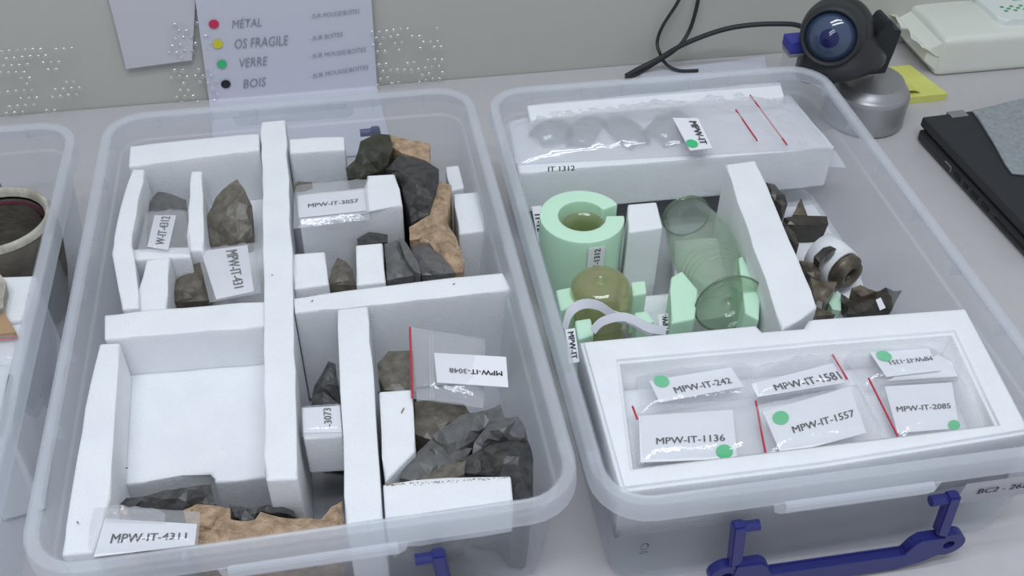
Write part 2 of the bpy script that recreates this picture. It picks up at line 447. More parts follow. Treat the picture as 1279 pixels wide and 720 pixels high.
def make_box(label, x0, y0, rot, front_handle=True):
    root = thing('storage_box', label, 'storage box', (x0, y0, 0))
    root.rotation_euler.z = rot
    # profile: (inset from the outer rim, z, corner radius)
    prof = [(0.0000, RIM-.0165, .040), (.0010, RIM-.0012, .039), (.0018, RIM, .038), (.0052, RIM+.0006, .035), (.0095, RIM, .031),
            (.0105, RIM-.002, .030), (.0125, RIM-.024, .028), (.0150, RIM-.0255, .026), (.0160, RIM-.060, .026), (.0215, .012, .024), (.0235, .004, .022), (.0280, .0015, .018)]
    bm = bmesh.new(); rings = []
    for d, z, r in prof:
        rings.append([bm.verts.new((x, y, z)) for x, y in rrect(d, BW-d, d, BD-d, r)])
    n = len(rings[0])
    for i in range(5, len(rings)-1):
        for k in range(n): bm.faces.new((rings[i][k], rings[i][(k+1) % n], rings[i+1][(k+1) % n], rings[i+1][k]))
    bm.faces.new(rings[-1])
    for q in rings[:5]:
        for v in q: bm.verts.remove(v)
    thicken(bm, .0011)
    rm = bmesh.new(); rr = [[rm.verts.new((x, y, z)) for x, y in rrect(d, BW-d, d, BD-d, r)] for d, z, r in prof[:6]]
    for i in range(5):
        for k in range(n): rm.faces.new((rr[i][k], rr[i][(k+1) % n], rr[i+1][(k+1) % n], rr[i+1][k]))
    thicken(rm, .0016)
    def part(name, bm_, mat, smooth=False, par=root):
        me = bpy.data.meshes.new(name); bm_.to_mesh(me); bm_.free(); me.materials.append(M[mat])
        for p in me.polygons: p.use_smooth = smooth
        if smooth: me.set_sharp_from_angle(angle=math.radians(28))
        o = bpy.data.objects.new(name, me); COL.objects.link(o); o.parent = par; return o
    part('body', bm, 'box_plastic', True); part('rim', rm, 'rim_plastic', True)
    rb = box_bm(-.0006, .0006, .0015, .0115, RIM-.015, RIM-.0015)
    rme = bpy.data.meshes.new('rib'); rb.to_mesh(rme); rb.free(); rme.materials.append(M['box_plastic'])
    def rib(x, y, a):
        o = bpy.data.objects.new('rib', rme); COL.objects.link(o); o.parent = root; o.location = (x, y, 0); o.rotation_euler.z = a
    for t in (.14, .28, .40, .60, .72, .86):
        rib(BW*t, 0, 0); rib(BW*t, BD, math.pi)
    for t in (.1, .24, .38, .52, .66, .8, .92):
        rib(0, BD*t, -math.pi/2); rib(BW, BD*t, math.pi/2)
    cx = BW/2
    for s, yy in ((-1, -.0006), (1, BD+.0006)):
        b = bmesh.new()
        pts = [(-.062, RIM-.0155), (.062, RIM-.0155), (.060, RIM-.024), (.055, RIM-.0275), (-.055, RIM-.0275), (-.060, RIM-.024)]
        t = [b.verts.new((cx+x, yy, z)) for x, z in pts]; b.faces.new(t)
        ledge = [(-.055, RIM-.0135), (.055, RIM-.0135)]
        l = [b.verts.new((cx+x, yy+s*dy, z)) for dy in (0, .004) for x, z in ledge]; b.faces.new((l[0], l[1], l[3], l[2]))
        l2 = [b.verts.new((cx+x, yy+s*.004, z)) for z in (RIM-.0135, RIM-.0185) for x in (-.055, .055)]; b.faces.new((l2[0], l2[1], l2[3], l2[2]))
        thicken(b, .0010)
        part('grip_flange', b, 'rim_plastic')
    for s, yy in ((-1, -.001), (1, BD+.001)):
        if s == -1 and not front_handle: continue
        hb = handle_bm(); bmesh.ops.transform(hb, matrix=Matrix.Translation((cx, yy+.006*(-s), RIM)), verts=hb.verts[:])
        part('handle', hb, 'handle_blue')
    return root, part
boxL, partL = make_box('clear plastic storage box of flint pieces in white foam compartments', 0, 0, 0)
boxR, partR = make_box('clear plastic storage box of glass vessels and bagged glass', .3756, -.01105, -.01132)
box0, part0 = make_box('clear plastic storage box holding the dark clay pot', -.3915, -.004, 0.0, False)

# name card on the front of the glass box (local x from the box corner, z height)
lc = bmesh.new(); vs = [lc.verts.new(p) for p in ((.278, .009, .094), (.345, .009, .094), (.345, .0115, .066), (.278, .0115, .066))]; lc.faces.new(vs)
bmesh.ops.solidify(lc, geom=lc.faces[:], thickness=.0005)
lco = partR('label_card', lc, 'card')
C_ = [Vector(p) for p in ((.278, .0085, .094), (.345, .0085, .094), (.345, .011, .066), (.278, .011, .066))]
def local_letters(par, txt, C, cu, cv, fw, mat='ink'):
    o = letters(None, 'lettering', txt, C, cu, cv, fw, h=.0004, mat=mat); o.parent = par; o.location = (0, 0, 0); return o
local_letters(lco, 'BC2 - 262', C_, .50, .45, .60)
C_ = [Vector(p) for p in ((.045, .0135, .075), (.045, .0155, .045), (.035, .0155, .045), (.035, .0135, .075))]
local_letters(boxR, 'C10', C_, .5, .5, .5, mat='pencil')

# ================================================================== foam in the flint box
ZT = .112
fi = thing('foam_insert', 'white foam insert cut into compartments for flint pieces', 'foam', ZP(250, 420, .004))
foam('back_bar', [(162, 182), (324, 166), (324, 187), (160, 208)], ZT, .03, fi)
foam('divider', [(326, 152), (357, 149), (366, 372), (372, 598), (332, 600), (330, 372)], ZT+.003, .004, fi, 1)
foam('cross_bar', [(130, 393), (331, 376), (331, 407), (130, 424)], ZT, .004, fi, 2)
foam('cross_bar', [(366, 372), (628, 340), (640, 362), (368, 391)], ZT, .004, fi, 3)
foam('side_strip', [(165, 211), (181, 211), (170, 268), (162, 308), (168, 324), (174, 384), (152, 386), (139, 316), (150, 262)], ZT, .004, fi, 4)
foam('side_strip', [(124, 429), (150, 428), (143, 520), (138, 622), (116, 690), (76, 694), (97, 570)], ZT-.002, .004, fi, 5)
foam('thin_partition', [(238, 214), (253, 213), (254, 312), (234, 313)], .103, .05, fi, 6)
foam('short_bar', [(162, 311), (236, 308), (238, 321), (166, 325)], .105, .05, fi, 7)
foam('short_bar', [(182, 325), (213, 320), (208, 386), (170, 389)], .106, .05, fi, 8)
foam('back_bar', [(361, 173), (430, 170), (431, 187), (362, 191)], ZT, .04, fi, 9)
foam('divider', [(421, 386), (460, 382), (468, 500), (478, 648), (432, 656), (427, 520)], ZT, .004, fi, 10)
foam('floor_pad', [(126, 432), (332, 415), (333, 596), (300, 600), (268, 603), (266, 590), (225, 594), (145, 607)], .068, .004, fi, 11)
foam('floor_pad', [(166, 205), (327, 190), (332, 386), (170, 390)], .052, .004, fi, 12)

G = 'loose white foam blocks wedged beside flint'
foam_block([(370, 243), (458, 236), (458, 219), (493, 217), (503, 257), (462, 263), (375, 284)], .108, .004, 'L-shaped white foam block under the bag labelled 3057')
foam_block([(366, 317), (406, 314), (411, 355), (367, 361)], .106, .004, 'small square white foam block against the long divider, beside a lone flint flake')
foam_block([(444, 306), (478, 303), (482, 352), (445, 356)], .108, .004, 'upright white foam block standing between two grey flint flakes')
foam_block([(377, 511), (425, 507), (428, 545), (379, 548)], .108, .066, 'small white foam block carrying the card ending 3073')
eb = foam_block([(473, 489), (515, 486), (519, 563), (481, 602)], .105, .004, 'white foam block with one brown fleck on top, beside the refitted grey core')
fb = foam_block([(478, 604), (638, 594), (641, 626), (481, 648)], .110, .072, 'long white foam block with brown dust along its edge at the box front')
foam_block([(566, 242), (598, 239), (606, 288), (573, 292)], .085, .004, 'pale foam block between the tan nodule and the clear box wall')
foam_block([(556, 208), (573, 206), (580, 234), (563, 238)], .078, .004, 'smaller pale foam block squeezed behind the tan nodule')
dm = bmesh.new()
for k in range(130):
    t = random.random()**1.4; c = ZP(480+156*t, 605.5-9.5*t+abs(random.gauss(0, 1.3)), .1101); r_ = random.uniform(.00015, .0004)
    prism_bm([(c.x-r_, c.y-r_*.6), (c.x+r_, c.y-r_*.8), (c.x+r_*.7, c.y+r_), (c.x-r_*.8, c.y+r_*.7)], .1103, .1099, 0, dm)
link('dust', dm, 'brown_speck', fb)['kind'] = 'stuff'
# flecks of dirt on the foam
def fleck(parent, px, z, L=.004, a=0, name='fleck'):
    c = ZP(*px, z+.0004); d = Vector((math.cos(a), math.sin(a), 0))*L/2
    return link(name, tube_bm([c-d, c, c+d], .0006, 5, taper=lambda t: 1-.5*abs(2*t-1)), 'brown_speck', parent)
fleck(eb, (503, 513), .105, .006, 1.1)
for p, a in (((340, 344), .2), ((390, 376), .8), ((567, 355), .5), ((97, 653), 2.2), ((158, 585), .1)):
    fleck(fi, p, ZT+.0025 if p[0] == 340 else ZT, .0022, a)

# ================================================================== flint pieces
c4 = lambda pts: crop(pts, 120, 130, 2.6667)
c5 = lambda pts: crop(pts, 340, 140, 3)
c7 = lambda pts: crop(pts, 340, 360, 2)
c8 = lambda pts: crop(pts, 180, 600, 4.92)
flint('flint_flake', c4([(470, 250), (495, 285), (520, 340), (522, 440), (490, 470), (440, 475), (365, 482), (357, 400), (398, 312), (440, 270)]), .105, .066, .052, 'flint_brown',
      'large leaf-shaped brown-grey flint leaning in the back compartment', dome=.009, npts=9, seed=3)
flint('flint_flake', c4([(178, 330), (205, 292), (250, 300), (300, 320), (305, 460), (170, 470), (160, 400)]), .090, .070, .052, 'flint_grey',
      'grey flint under the bag whose card ends in 4312', dome=.006, npts=7, seed=4)
flint('flint_flake', c4([(335, 503), (300, 550), (262, 590), (243, 655), (300, 660), (372, 655), (380, 500)]), .086, .078, .052, 'flint_brown',
      'brown broken flint showing beside the tilted card 431', dome=.008, npts=8, seed=5)
# refitted nodule in the back right compartment
UB = c5([(275, 210), (600, 120), (720, 600), (400, 400)])
nod = thing('flint_nodule', 'curved refitted nodule of black flint and tan rind', 'flint', base_of(UB, .004))
link('flake', flint_bm(c5([(275, 210), (310, 180), (330, 110), (390, 80), (440, 85), (452, 140), (432, 200), (400, 222), (330, 250), (285, 250)]), .112, .100, .004, .012, 9, 11), 'flint_olive', nod)
link('rind', flint_bm(c5([(440, 85), (520, 105), (592, 120), (592, 192), (545, 172), (480, 152), (450, 132)]), .108, .100, .004, .004, 7, 12), 'cortex', nod)
link('flake', flint_bm(c5([(425, 215), (480, 160), (570, 180), (625, 215), (625, 250), (602, 330), (590, 382), (522, 415), (506, 350), (482, 262), (462, 240)]), .104, .094, .004, .014, 12, 13), 'flint', nod)
link('rind', flint_bm(c5([(615, 255), (672, 275), (665, 345), (655, 420), (690, 470), (720, 560), (715, 600), (685, 602), (650, 560), (610, 520), (590, 490), (515, 482), (513, 432), (590, 384), (606, 320)]), .095, .090, .004, .010, 14, 14), 'cortex', nod)
link('flake', flint_bm(c5([(525, 486), (592, 489), (640, 542), (682, 604), (560, 612), (525, 545)]), .088, .094, .004, .008, 7, 15), 'flint_grey', nod)
flint('flint_sliver', c5([(475, 468), (502, 490), (545, 560), (556, 606), (535, 600), (500, 550)]), .104, .106, .06, 'flint_grey', 'thin pale grey flint sliver leaning beside the curved nodule', dome=.003, npts=3, seed=16)
flint('flint_flake', c5([(420, 495), (470, 478), (512, 552), (532, 612), (430, 632)]), .096, .100, .004, 'flint_grey', 'mottled grey flint flake between the upright foam block and the sliver', dome=.008, npts=6, seed=17)
flint('flint_flake', c5([(318, 475), (362, 450), (432, 460), (432, 488), (320, 498)]), .085, .088, .004, 'flint', 'dark flint tip showing above the upright foam block', dome=.004, npts=3, seed=18)
flint('flint_flake', c5([(208, 650), (222, 590), (245, 545), (275, 560), (302, 590), (315, 650)]), .092, .092, .004, 'flint_brown', 'small pointed flint flake standing alone beside the square foam block', dome=.008, npts=5, seed=19)
flint('flint_flake', c5([(78, 275), (95, 260), (150, 262), (152, 285), (85, 300)]), .110, .110, .1085, 'flint_brown', 'small flint flake poking from the bag labelled 3057', dome=.003, npts=3, seed=20)
# long nodule at the front
fn = thing('flint_nodule', 'long dark flint slab with crumbly tan rind behind the card 4311', 'flint', base_of([(160, 640), (430, 640)], .004))
link('flake', flint_bm(c8([(-150, 150), (-110, 110), (0, 100), (120, 65), (300, 38), (410, 28), (425, 90), (445, 150), (400, 150), (330, 140), (240, 180), (0, 185), (-140, 190)]), .088, .084, .004, .007, 10, 21), 'flint', fn)
link('flake', flint_bm(c8([(528, 155), (640, 172), (700, 168), (760, 152), (850, 165), (920, 190), (940, 235), (830, 225), (720, 190), (680, 245), (600, 250), (530, 240)]), .082, .084, .004, .006, 8, 22), 'flint', fn)
link('rind', flint_bm(c8([(-160, 165), (-130, 150), (-100, 190), (-110, 225), (-160, 225)]), .086, .086, .004, .004, 3, 23), 'cortex', fn)
link('rind', flint_bm(c8([(240, 185), (330, 142), (400, 150), (450, 158), (530, 175), (530, 240), (600, 252), (680, 245), (715, 195), (830, 228), (935, 238), (1020, 235), (1090, 240), (1150, 165), (1215, 130), (1232, 250), (1232, 300), (800, 360), (385, 420), (290, 420)]), .084, .092, .004, .008, 22, 24), 'cortex', fn)
# slot piece, right front compartment
flint('flint_flake', c7([(140, 183), (158, 190), (172, 300), (172, 320), (95, 310), (105, 245)]), .100, .080, .004, 'flint', 'dark triangular flint point in the narrow slot above card 3073', dome=.006, npts=5, seed=25)
flint('flint_flake', c7([(262, 190), (290, 158), (350, 155), (360, 258), (280, 255), (265, 225)]), .090, .088, .004, 'flint_brown', 'rounded grey-brown flint under the zip bag labelled 3048', dome=.008, npts=6, seed=26)
core = thing('flint_core', 'large refitted grey flint core of angular blades beside the front foam block', 'flint', base_of(c7([(450, 350), (600, 480)]), .004))
link('flake', flint_bm(c7([(355, 285), (400, 280), (480, 290), (500, 320), (440, 345), (400, 380), (358, 365)]), .080, .080, .004, .006, 6, 31), 'flint_brown', core)
link('blade', flint_bm(c7([(400, 370), (470, 318), (535, 305), (570, 290), (582, 325), (530, 350), (505, 380), (440, 420)]), .098, .096, .004, .010, 7, 32), 'flint_grey', core)
link('blade', flint_bm(c7([(505, 385), (535, 345), (580, 325), (612, 320), (630, 345), (640, 385), (590, 380), (545, 385), (500, 415)]), .104, .100, .004, .010, 7, 33), 'flint_grey', core)
link('blade', flint_bm(c7([(500, 415), (545, 390), (590, 382), (642, 388), (652, 430), (652, 520), (640, 530), (600, 528), (560, 470), (480, 462), (475, 430)]), .104, .096, .004, .008, 9, 34), 'flint', core)
link('blade', flint_bm(c7([(320, 475), (335, 435), (400, 375), (445, 400), (500, 400), (478, 430), (430, 455), (350, 482)]), .092, .100, .004, .010, 9, 35), 'flint_grey', core)
link('flake', flint_bm(c7([(365, 478), (430, 440), (485, 432), (480, 465), (440, 480)]), .104, .106, .004, .004, 4, 36), 'flint_brown', core)

# ================================================================== bags and cards in the flint box
def bag(label, base_px, z, group=None): return thing('zip_bag', label, 'bag', ZP(*base_px, z), group)
b = bag('clear bag with card 4312 bent upwards in the back compartment', (200, 300), .092)
film(b, [(182, 266), (236, 264), (238, 316), (172, 312)], [.096, .096, .108, .108], .002, .003, 1)
card(b, [(184, 308), (193, 269), (220, 269), (210, 312)], [.1085, .098, .098, .1085], 'W-IT-4312', .52, .55, .86)
b = bag('clear bag with a tilted white card reading 431 downwards', (285, 345), .09)
film(b, [(246, 312), (322, 303), (326, 366), (262, 378)], [.093, .093, .108, .108], .002, .0035, 2)
card(b, [(309, 306), (317, 364), (270, 374), (251, 314)], [.095, .108, .108, .095], 'MPW-IT-431', .48, .36, .80)
b = bag('clear bag labelled 3057 lying on the L-shaped foam block', (415, 260), .1085)
film(b, [(368, 232), (458, 224), (462, 274), (366, 286)], .1092, .002, .003, 3)
card(b, [(373, 245), (454, 237), (458, 263), (373, 272)], .110, 'MPW-IT-3057', .52, .52, .76)
b = bag('clear bag with card 3073 in the narrow slot', (402, 530), .1085)
card(b, [(379, 541), (378, 510), (424, 507), (427, 540)], .1088, '-3073', .56, .66, .72)
film(b, [(376, 509), (426, 505), (428, 545), (378, 546)], .1088, .0008, .001, 4)
b = bag('red-zip clear bag with upside-down card 3048', (555, 460), .096)
film(b, [(511, 408), (606, 424), (604, 510), (514, 498)], [.108, .108, .106, .106], .006, .004, 5)
zip_line(b, (512, 409), (515, 497), .1095)
for dx in (25, 28): zip_line(b, (512+dx, 414), (513+dx, 499), .111, .0007, 'zip_ridge', 'film')
card(b, [(635, 484), (546, 478), (542, 441), (632, 446)], .1155, 'MPW-IT-3048', .44, .42, .74)
b = bag('clear bag with card 4311 at the front corner of the flint box', (180, 670), .098)
card(b, [(131, 648), (246, 655), (243, 681), (117, 696)], .108, 'MPW-IT-4311', .52, .56, .78)
film(b, [(112, 634), (250, 640), (247, 684), (104, 694)], .1078, .003, .0015, 6)
film(b, [(133, 636), (206, 641), (206, 652), (131, 650)], .112, .001, .007, 16, 'crinkled_lip', 40, 8)

# ================================================================== foam in the glass box
fr = thing('foam_insert', 'white foam insert with a long divider for glass vessels', 'foam', ZP(860, 300, .004))
foam('back_bar', [(658, 131), (975, 102), (980, 120), (662, 149)], .113, .004, fr, 21)
foam('ledge_pad', [(634, 150), (985, 119), (1043, 184), (900, 196), (648, 216)], .098, .048, fr, 22)
foam('divider', [(906, 205), (944, 200), (1021, 384), (977, 412)], .112, .004, fr, 23)
ft = thing('foam_tray', 'white foam tray of labelled zip bags in the glass box', 'foam', ZP(980, 500, .004))
def tray_bm(outer, inner, zt, zf, zb):
    bm = bmesh.new()
    O = [bm.verts.new(p) for p in px_xy(outer, zt)]; I = [bm.verts.new(p) for p in px_xy(inner, zt)]
    F = [bm.verts.new((v.co.x*.985+.015*sum(q.co.x for q in I)/len(I), v.co.y*.985+.015*sum(q.co.y for q in I)/len(I), zf)) for v in I]
    B = [bm.verts.new((v.co.x, v.co.y, zb)) for v in O]; n = len(O)
    for i in range(n):
        j = (i+1) % n
        bm.faces.new((O[i], O[j], I[j], I[i])); bm.faces.new((I[i], I[j], F[j], F[i])); bm.faces.new((O[j], O[i], B[i], B[j]))
    bm.faces.new(F); bm.faces.new(B[::-1])
    bmesh.ops.recalc_face_normals(bm, faces=bm.faces[:])
    es = [e for e in bm.edges if (e.verts[0] in O and e.verts[1] in O) or (e.verts[0] in I and e.verts[1] in I)]
    bmesh.ops.bevel(bm, geom=es, offset=.0032, segments=4, affect='EDGES')
    return bm
soft(link('tray_body', tray_bm([(724, 425), (945, 404), (953, 412), (1004, 408), (1011, 397), (1208, 383), (1290, 539), (1030, 581), (776, 613)],
    [(775, 452), (940, 437), (950, 436), (1005, 431), (1012, 430), (1190, 416), (1243, 528), (1020, 555), (792, 582)], .119, .085, .062), 'foam', ft))
foam('support_block', [(770, 470), (1190, 430), (1225, 505), (800, 550)], .062, .004, ft, 24)
foam_block([(784, 255), (820, 252), (828, 284), (785, 290)], .104, .004, 'tall white foam post between the green ring and the clear goblet')
foam_block([(842, 300), (906, 296), (934, 392), (776, 412), (772, 372), (842, 368)], .030, .004, 'flat white foam pad added under the clear goblet to brighten it')  # white pad added to brighten the dark floor beneath the clear goblet

# six bags in the tray
g = 'labelled zip bags in the foam tray'
b = bag('small zip bag with green dot and card 242', (868, 482), .083)
film(b, [(796, 470), (940, 452), (946, 500), (800, 516)], .1, .003, .004, 31)
card(b, [(811, 476), (913, 459), (929, 483), (824, 503)], .103, 'MPW-IT-242', .56, .62, .68, [(.13, .13, .0062)])
b = bag('zip bag with card 1136 and green dot below the number', (875, 540), .083)
film(b, [(793, 508), (946, 498), (959, 572), (797, 580)], .096, .004, .003, 32)
card(b, [(798, 520), (915, 512), (921, 573), (800, 578)], .098, 'MPW-IT-1136', .53, .58, .72, [(.87, .86, .0064)])
zip_line(b, (944, 501), (957, 571), .1005); zip_line(b, (790, 508), (796, 524), .100)
b = bag('zip bag with card 1581 behind bag 1557', (1000, 470), .083)
film(b, [(936, 462), (1044, 440), (1064, 482), (944, 498)], .1, .003, .005, 33)
card(b, [(938, 480), (1040, 454), (1058, 478), (946, 496)], .102, 'MPW-IT-1581', .60, .62, .76)
zip_line(b, (1037, 439), (1058, 474), .1045)
b = bag('zip bag with tilted card 1557 and green dot', (1020, 525), .083)
film(b, [(944, 508), (1070, 480), (1110, 548), (958, 572)], .101, .004, .004, 34)
card(b, [(953, 515), (1062, 483), (1082, 541), (976, 569)], .1045, 'MPW-IT-1557', .58, .56, .72, [(.15, .24, .0066)])
for k in (0, 8): zip_line(b, (1066+k, 482), (1092+k, 545), .107, .0008, 'zip_ridge', 'film')
b = bag('zip bag with upside-down card 1351 and green dot', (1130, 452), .083)
film(b, [(1048, 440), (1158, 428), (1208, 474), (1082, 482)], .1, .003, .004, 35)
card(b, [(1175, 463), (1107, 471), (1085, 438), (1157, 430)], .1035, 'MPW-IT-1351', .42, .46, .76, [(.82, .72, .0060)])
card(b, [(1172, 443), (1196, 458), (1200, 470), (1108, 476)], .1015, name='folded_slip')
b = bag('zip bag with card 2085 and red zip against the tray end', (1160, 515), .083)
film(b, [(1086, 474), (1212, 470), (1234, 538), (1124, 550)], .099, .004, .003, 36)
card(b, [(1105, 483), (1189, 478), (1198, 535), (1121, 541)], .1005, 'MPW-IT-2085', .50, .52, .84, [(.92, .94, .0050)])
zip_line(b, (1085, 473), (1123, 549), .1035); zip_line(b, (1211, 472), (1233, 535), .1035)

# large bag of curved glass on the back ledge
b = bag('large red-zip bag of curved clear glass fragments with green dot card', (820, 170), .0985)
film(b, [(628, 152), (985, 116), (1040, 184), (640, 205)], .1005, .012, .007, 41, nu=56, nv=24, mat='film_thick')
card(b, [(840, 147), (872, 148), (890, 185), (862, 188)], [.1215, .1215, .116, .116], dots=[(.22, .82, .006)], name='label_card')
C_ = pts3([(872, 148), (890, 185), (862, 188), (840, 147)], [.1215, .116, .116, .1215])
letters(b, 'lettering', 'MPW-IT', C_, .5, .3, .75, h=.0012)
zip_line(b, (919, 137), (946, 176), (.120, .112)); zip_line(b, (937, 119), (983, 181), (.116, .107))
for dx in (8, 16): zip_line(b, (950+dx, 122), (992+dx, 180), (.112, .106), .0008, 'zip_ridge', 'film')
for pa, pb, r, w0, w1, lb in (((668, 176), (708, 158), .022, -1.0, 1.3, 'oval grey glass fragment in the large bag, next to the box wall'), ((722, 186), (742, 146), .021, -1.3, .8, 'pale ridged glass fragment in the large bag, beside the oval one'),
        ((764, 150), (800, 184), .022, -1.2, 1.0, 'slanting grey glass fragment in the middle of the large bag'), ((815, 176), (858, 150), .026, -1.2, 1.2, 'biggest dark grey glass fragment under the green dot card')):
    A_ = ZP(*pa, .100); B_ = ZP(*pb, .100)
    bm = revolve_bm(A_, B_, [(0, r*.62), (.12, r*.82), (.5, r), (.88, r*.84), (1, r*.6)], 14, w0, w1, up=Vector((0, 0, 1)))
    bmesh.ops.translate(bm, verts=bm.verts[:], vec=(0, 0, -r*.3-.002)); thicken(bm, .0015)
    for v in bm.verts: v.co.z = max(v.co.z, .0986)
    solo('glass_fragment', bm, 'glass_grey', lb, 'glass', (A_+B_)/2+Vector((0, 0, -.0015)), None, True)
letters(ft if False else fr, 'lettering', 'IT 1312', [YP(680, 206, .349), YP(722, 204, .349), YP(722, 214, .349), YP(680, 216, .349)], .5, .5, .8, h=.001)

# ================================================================== glass vessels and their supports
def vring(c, r0, r1, zt, zb, gap=(0, 0), n=40):
    """foam collar with a cut; c centre"""
    a0 = math.radians(gap[0]); a1 = math.radians(gap[1])
    angs = [a1+(2*math.pi+a0-a1)*k/n for k in range(n+1)]
    out = [(c.x+r1*math.cos(a), c.y+r1*math.sin(a)) for a in angs]+[(c.x+r0*math.cos(a), c.y+r0*math.sin(a)) for a in reversed(angs)]
    return prism_bm(out, zt, zb, .0014)
RC = ZP(727, 270, .104)
collar = solo('foam_collar', vring(RC, .0225, .0395, .104, .004, (-8, 18)), 'foam_green', 'pale green foam collar with a cut, around a small glass vessel', 'foam', (RC.x, RC.y, .004))
st = [ZP(722, 303, .100), ZP(742, 303, .100)]
Cst = [Vector((RC.x-.003, RC.y-.0402, .038)), Vector((RC.x-.003, RC.y-.0402, .098)), Vector((RC.x+.013, RC.y-.0385, .098)), Vector((RC.x+.013, RC.y-.0385, .038))]
Cst = [Cst[0], Cst[1], Cst[2], Cst[3]]
sl = link('label_strip', sheet_bm([Cst[1], Cst[2], Cst[3], Cst[0]], 2, 2, .0004), 'card', collar)
letters(sl, 'lettering', 'IT-1312', Cst, .76, .55, .42, h=.0008)
gv = thing('glass_vessel', 'small olive glass vessel standing inside the green foam collar', 'glass', (RC.x+.004, RC.y-.004, .004))
GC = Vector((RC.x+.002, RC.y-.002, 0))
bm = revolve_bm(GC+Vector((0, 0, .004)), GC+Vector((0, 0, .094)), [(0, .001), (0, .015), (.1, .019), (.6, .020), (.85, .0185), (1, .0205)], 28); thicken(bm, .0014)
link('vessel_body', bm, 'glass_olive', gv, smooth=True)
# olive goblet tied with ribbon
P0 = ZP(750, 352, .098); 
gv = thing('glass_goblet', 'olive yellow glass goblet upside down, tied with a white ribbon', 'glass', (P0.x, P0.y, .004))
A_ = Vector((P0.x, P0.y, .101)); B_ = Vector((P0.x+.004, P0.y-.006, .006))
bm = revolve_bm(A_, B_, [(0, .0005), (.004, .016), (.02, .0215), (.07, .0255), (.18, .0275), (.30, .0280), (.41, .0255), (.50, .0215), (.57, .0185), (.63, .0190), (.72, .0235), (.84, .026), (.95, .025), (1, .024)], 36); thicken(bm, .0013)
link('goblet_body', bm, 'glass_olive', gv, smooth=True)
def ribbon_bm(pts, wd, thick=.0004, tilt=Vector((0, 0, 1))):
    pts = smooth_path(pts, 8); bm = bmesh.new(); prev = None
    for i, p in enumerate(pts):
        d = (pts[min(i+1, len(pts)-1)]-pts[max(i-1, 0)]).normalized()
        s = (tilt-d*tilt.dot(d)).normalized()*wd/2
        cur = (bm.verts.new(p-s), bm.verts.new(p+s))
        if prev: bm.faces.new((prev[0], cur[0], cur[1], prev[1]))
        prev = cur
    return thicken(bm, thick)
rb = thing('ribbon', 'white cloth ribbon tied around the olive goblet', 'ribbon', ZP(760, 395, .05))
link('loop', ribbon_bm([ZP(705, 412, .090), ZP(712, 390, .094), ZP(728, 380, .098), ZP(748, 382, .100), ZP(768, 395, .098), ZP(784, 400, .096)], .0085, tilt=Vector((-.2, .5, .8))), 'ribbon', rb)
link('loop', ribbon_bm([ZP(740, 414, .100), ZP(752, 402, .104), ZP(775, 396, .104), ZP(792, 400, .102), ZP(812, 410, .098), ZP(832, 413, .094)], .0075, tilt=Vector((.1, .5, .8))), 'ribbon', rb)
link('tail', ribbon_bm([ZP(762, 392, .097), ZP(780, 398, .095), ZP(800, 408, .09), ZP(815, 418, .085)], .007, tilt=Vector((0, .6, .7))), 'ribbon', rb)
# clear green goblet lying on its side
MA = ZP(857, 270, .066); MB = ZP(911, 380, .074)
gv = thing('glass_goblet', 'large clear green glass goblet lying on its side, foot towards the tray', 'glass', ((MA.x+MB.x)/2, (MA.y+MB.y)/2, .034))
bm = revolve_bm(MA, MB, [(0, .0235), (.06, .0238), (.16, .0275), (.32, .0315), (.48, .0315), (.60, .0285), (.72, .0225), (.82, .0185), (.90, .0188), (.96, .0235), (.985, .0295), (1, .0318), (1.005, .0310), (1.0, .012), (.97, .0005)], 40); thicken(bm, .0012)
link('goblet_body', bm, 'glass_green', gv, smooth=True)
d_ = (MB-MA).normalized()
def ringtube(c, ax, r, rr, seg=36):
    a = ax.orthogonal().normalized(); b_ = ax.cross(a)
    return tube_bm([c+(a*math.cos(2*math.pi*k/seg)+b_*math.sin(2*math.pi*k/seg))*r for k in range(seg+1)], rr, 6, cap=False)
link('foot_rim', ringtube(MB, d_, .0314, .0010), 'glass_edge', gv, smooth=True)
link('mouth_rim', ringtube(MA, d_, .0236, .0010), 'glass_edge', gv, smooth=True)
for k, t in enumerate((.60, .64, .68, .72)):
    link('trail', ringtube(MA.lerp(MB, t), d_, .0290-.02*abs(t-.58)-(.0008*k), .0007), 'glass_green', gv, smooth=True)
# green foam wedges
g = 'pale green foam wedges'
foam_block([(838, 346), (852, 338), (872, 362), (868, 398), (838, 404)], .075, .0305, 'pale green foam wedge under the goblet waist, beside the white post', mat='foam_green')
foam_block([(922, 322), (928, 319), (950, 368), (948, 400), (930, 390)], .085, .0305, 'pointed pale green foam wedge between goblet and divider', mat='foam_green')
foam_block([(788, 352), (806, 350), (808, 366), (790, 369)], .080, .0305, 'small pale green foam cube beside the olive goblet, near the post', mat='foam_green')
foam_block([(792, 390), (808, 388), (818, 402), (796, 406)], .078, .0305, 'small pale green foam cube by the ribbon tail', mat='foam_green')
foam_block([(694, 362), (714, 358), (720, 380), (700, 388)], .085, .004, 'pale green foam cube between the olive goblet and box wall', mat='foam_green')
foam_block([(718, 400), (738, 397), (742, 418), (722, 424)], .085, .004, 'pale green foam cube below the ribbon loop', mat='foam_green')
def slip(px, z, txt, label, fw=.85, cv=.5):
    C = pts3(px, z); c = sum(C, Vector())/4; c.z = min(p.z for p in C)
    o = tag(link('paper_label', sheet_bm(C, 2, 2, .0004), 'card', None, c), label, 'label')
    letters(o, 'lettering', txt, C, .5, cv, fw, h=.0006)
slip([(824, 414), (822, 393), (838, 391), (840, 412)], [.052, .052, .053, .053], 'MPW-', 'small paper label standing by the goblet foot and white pad')
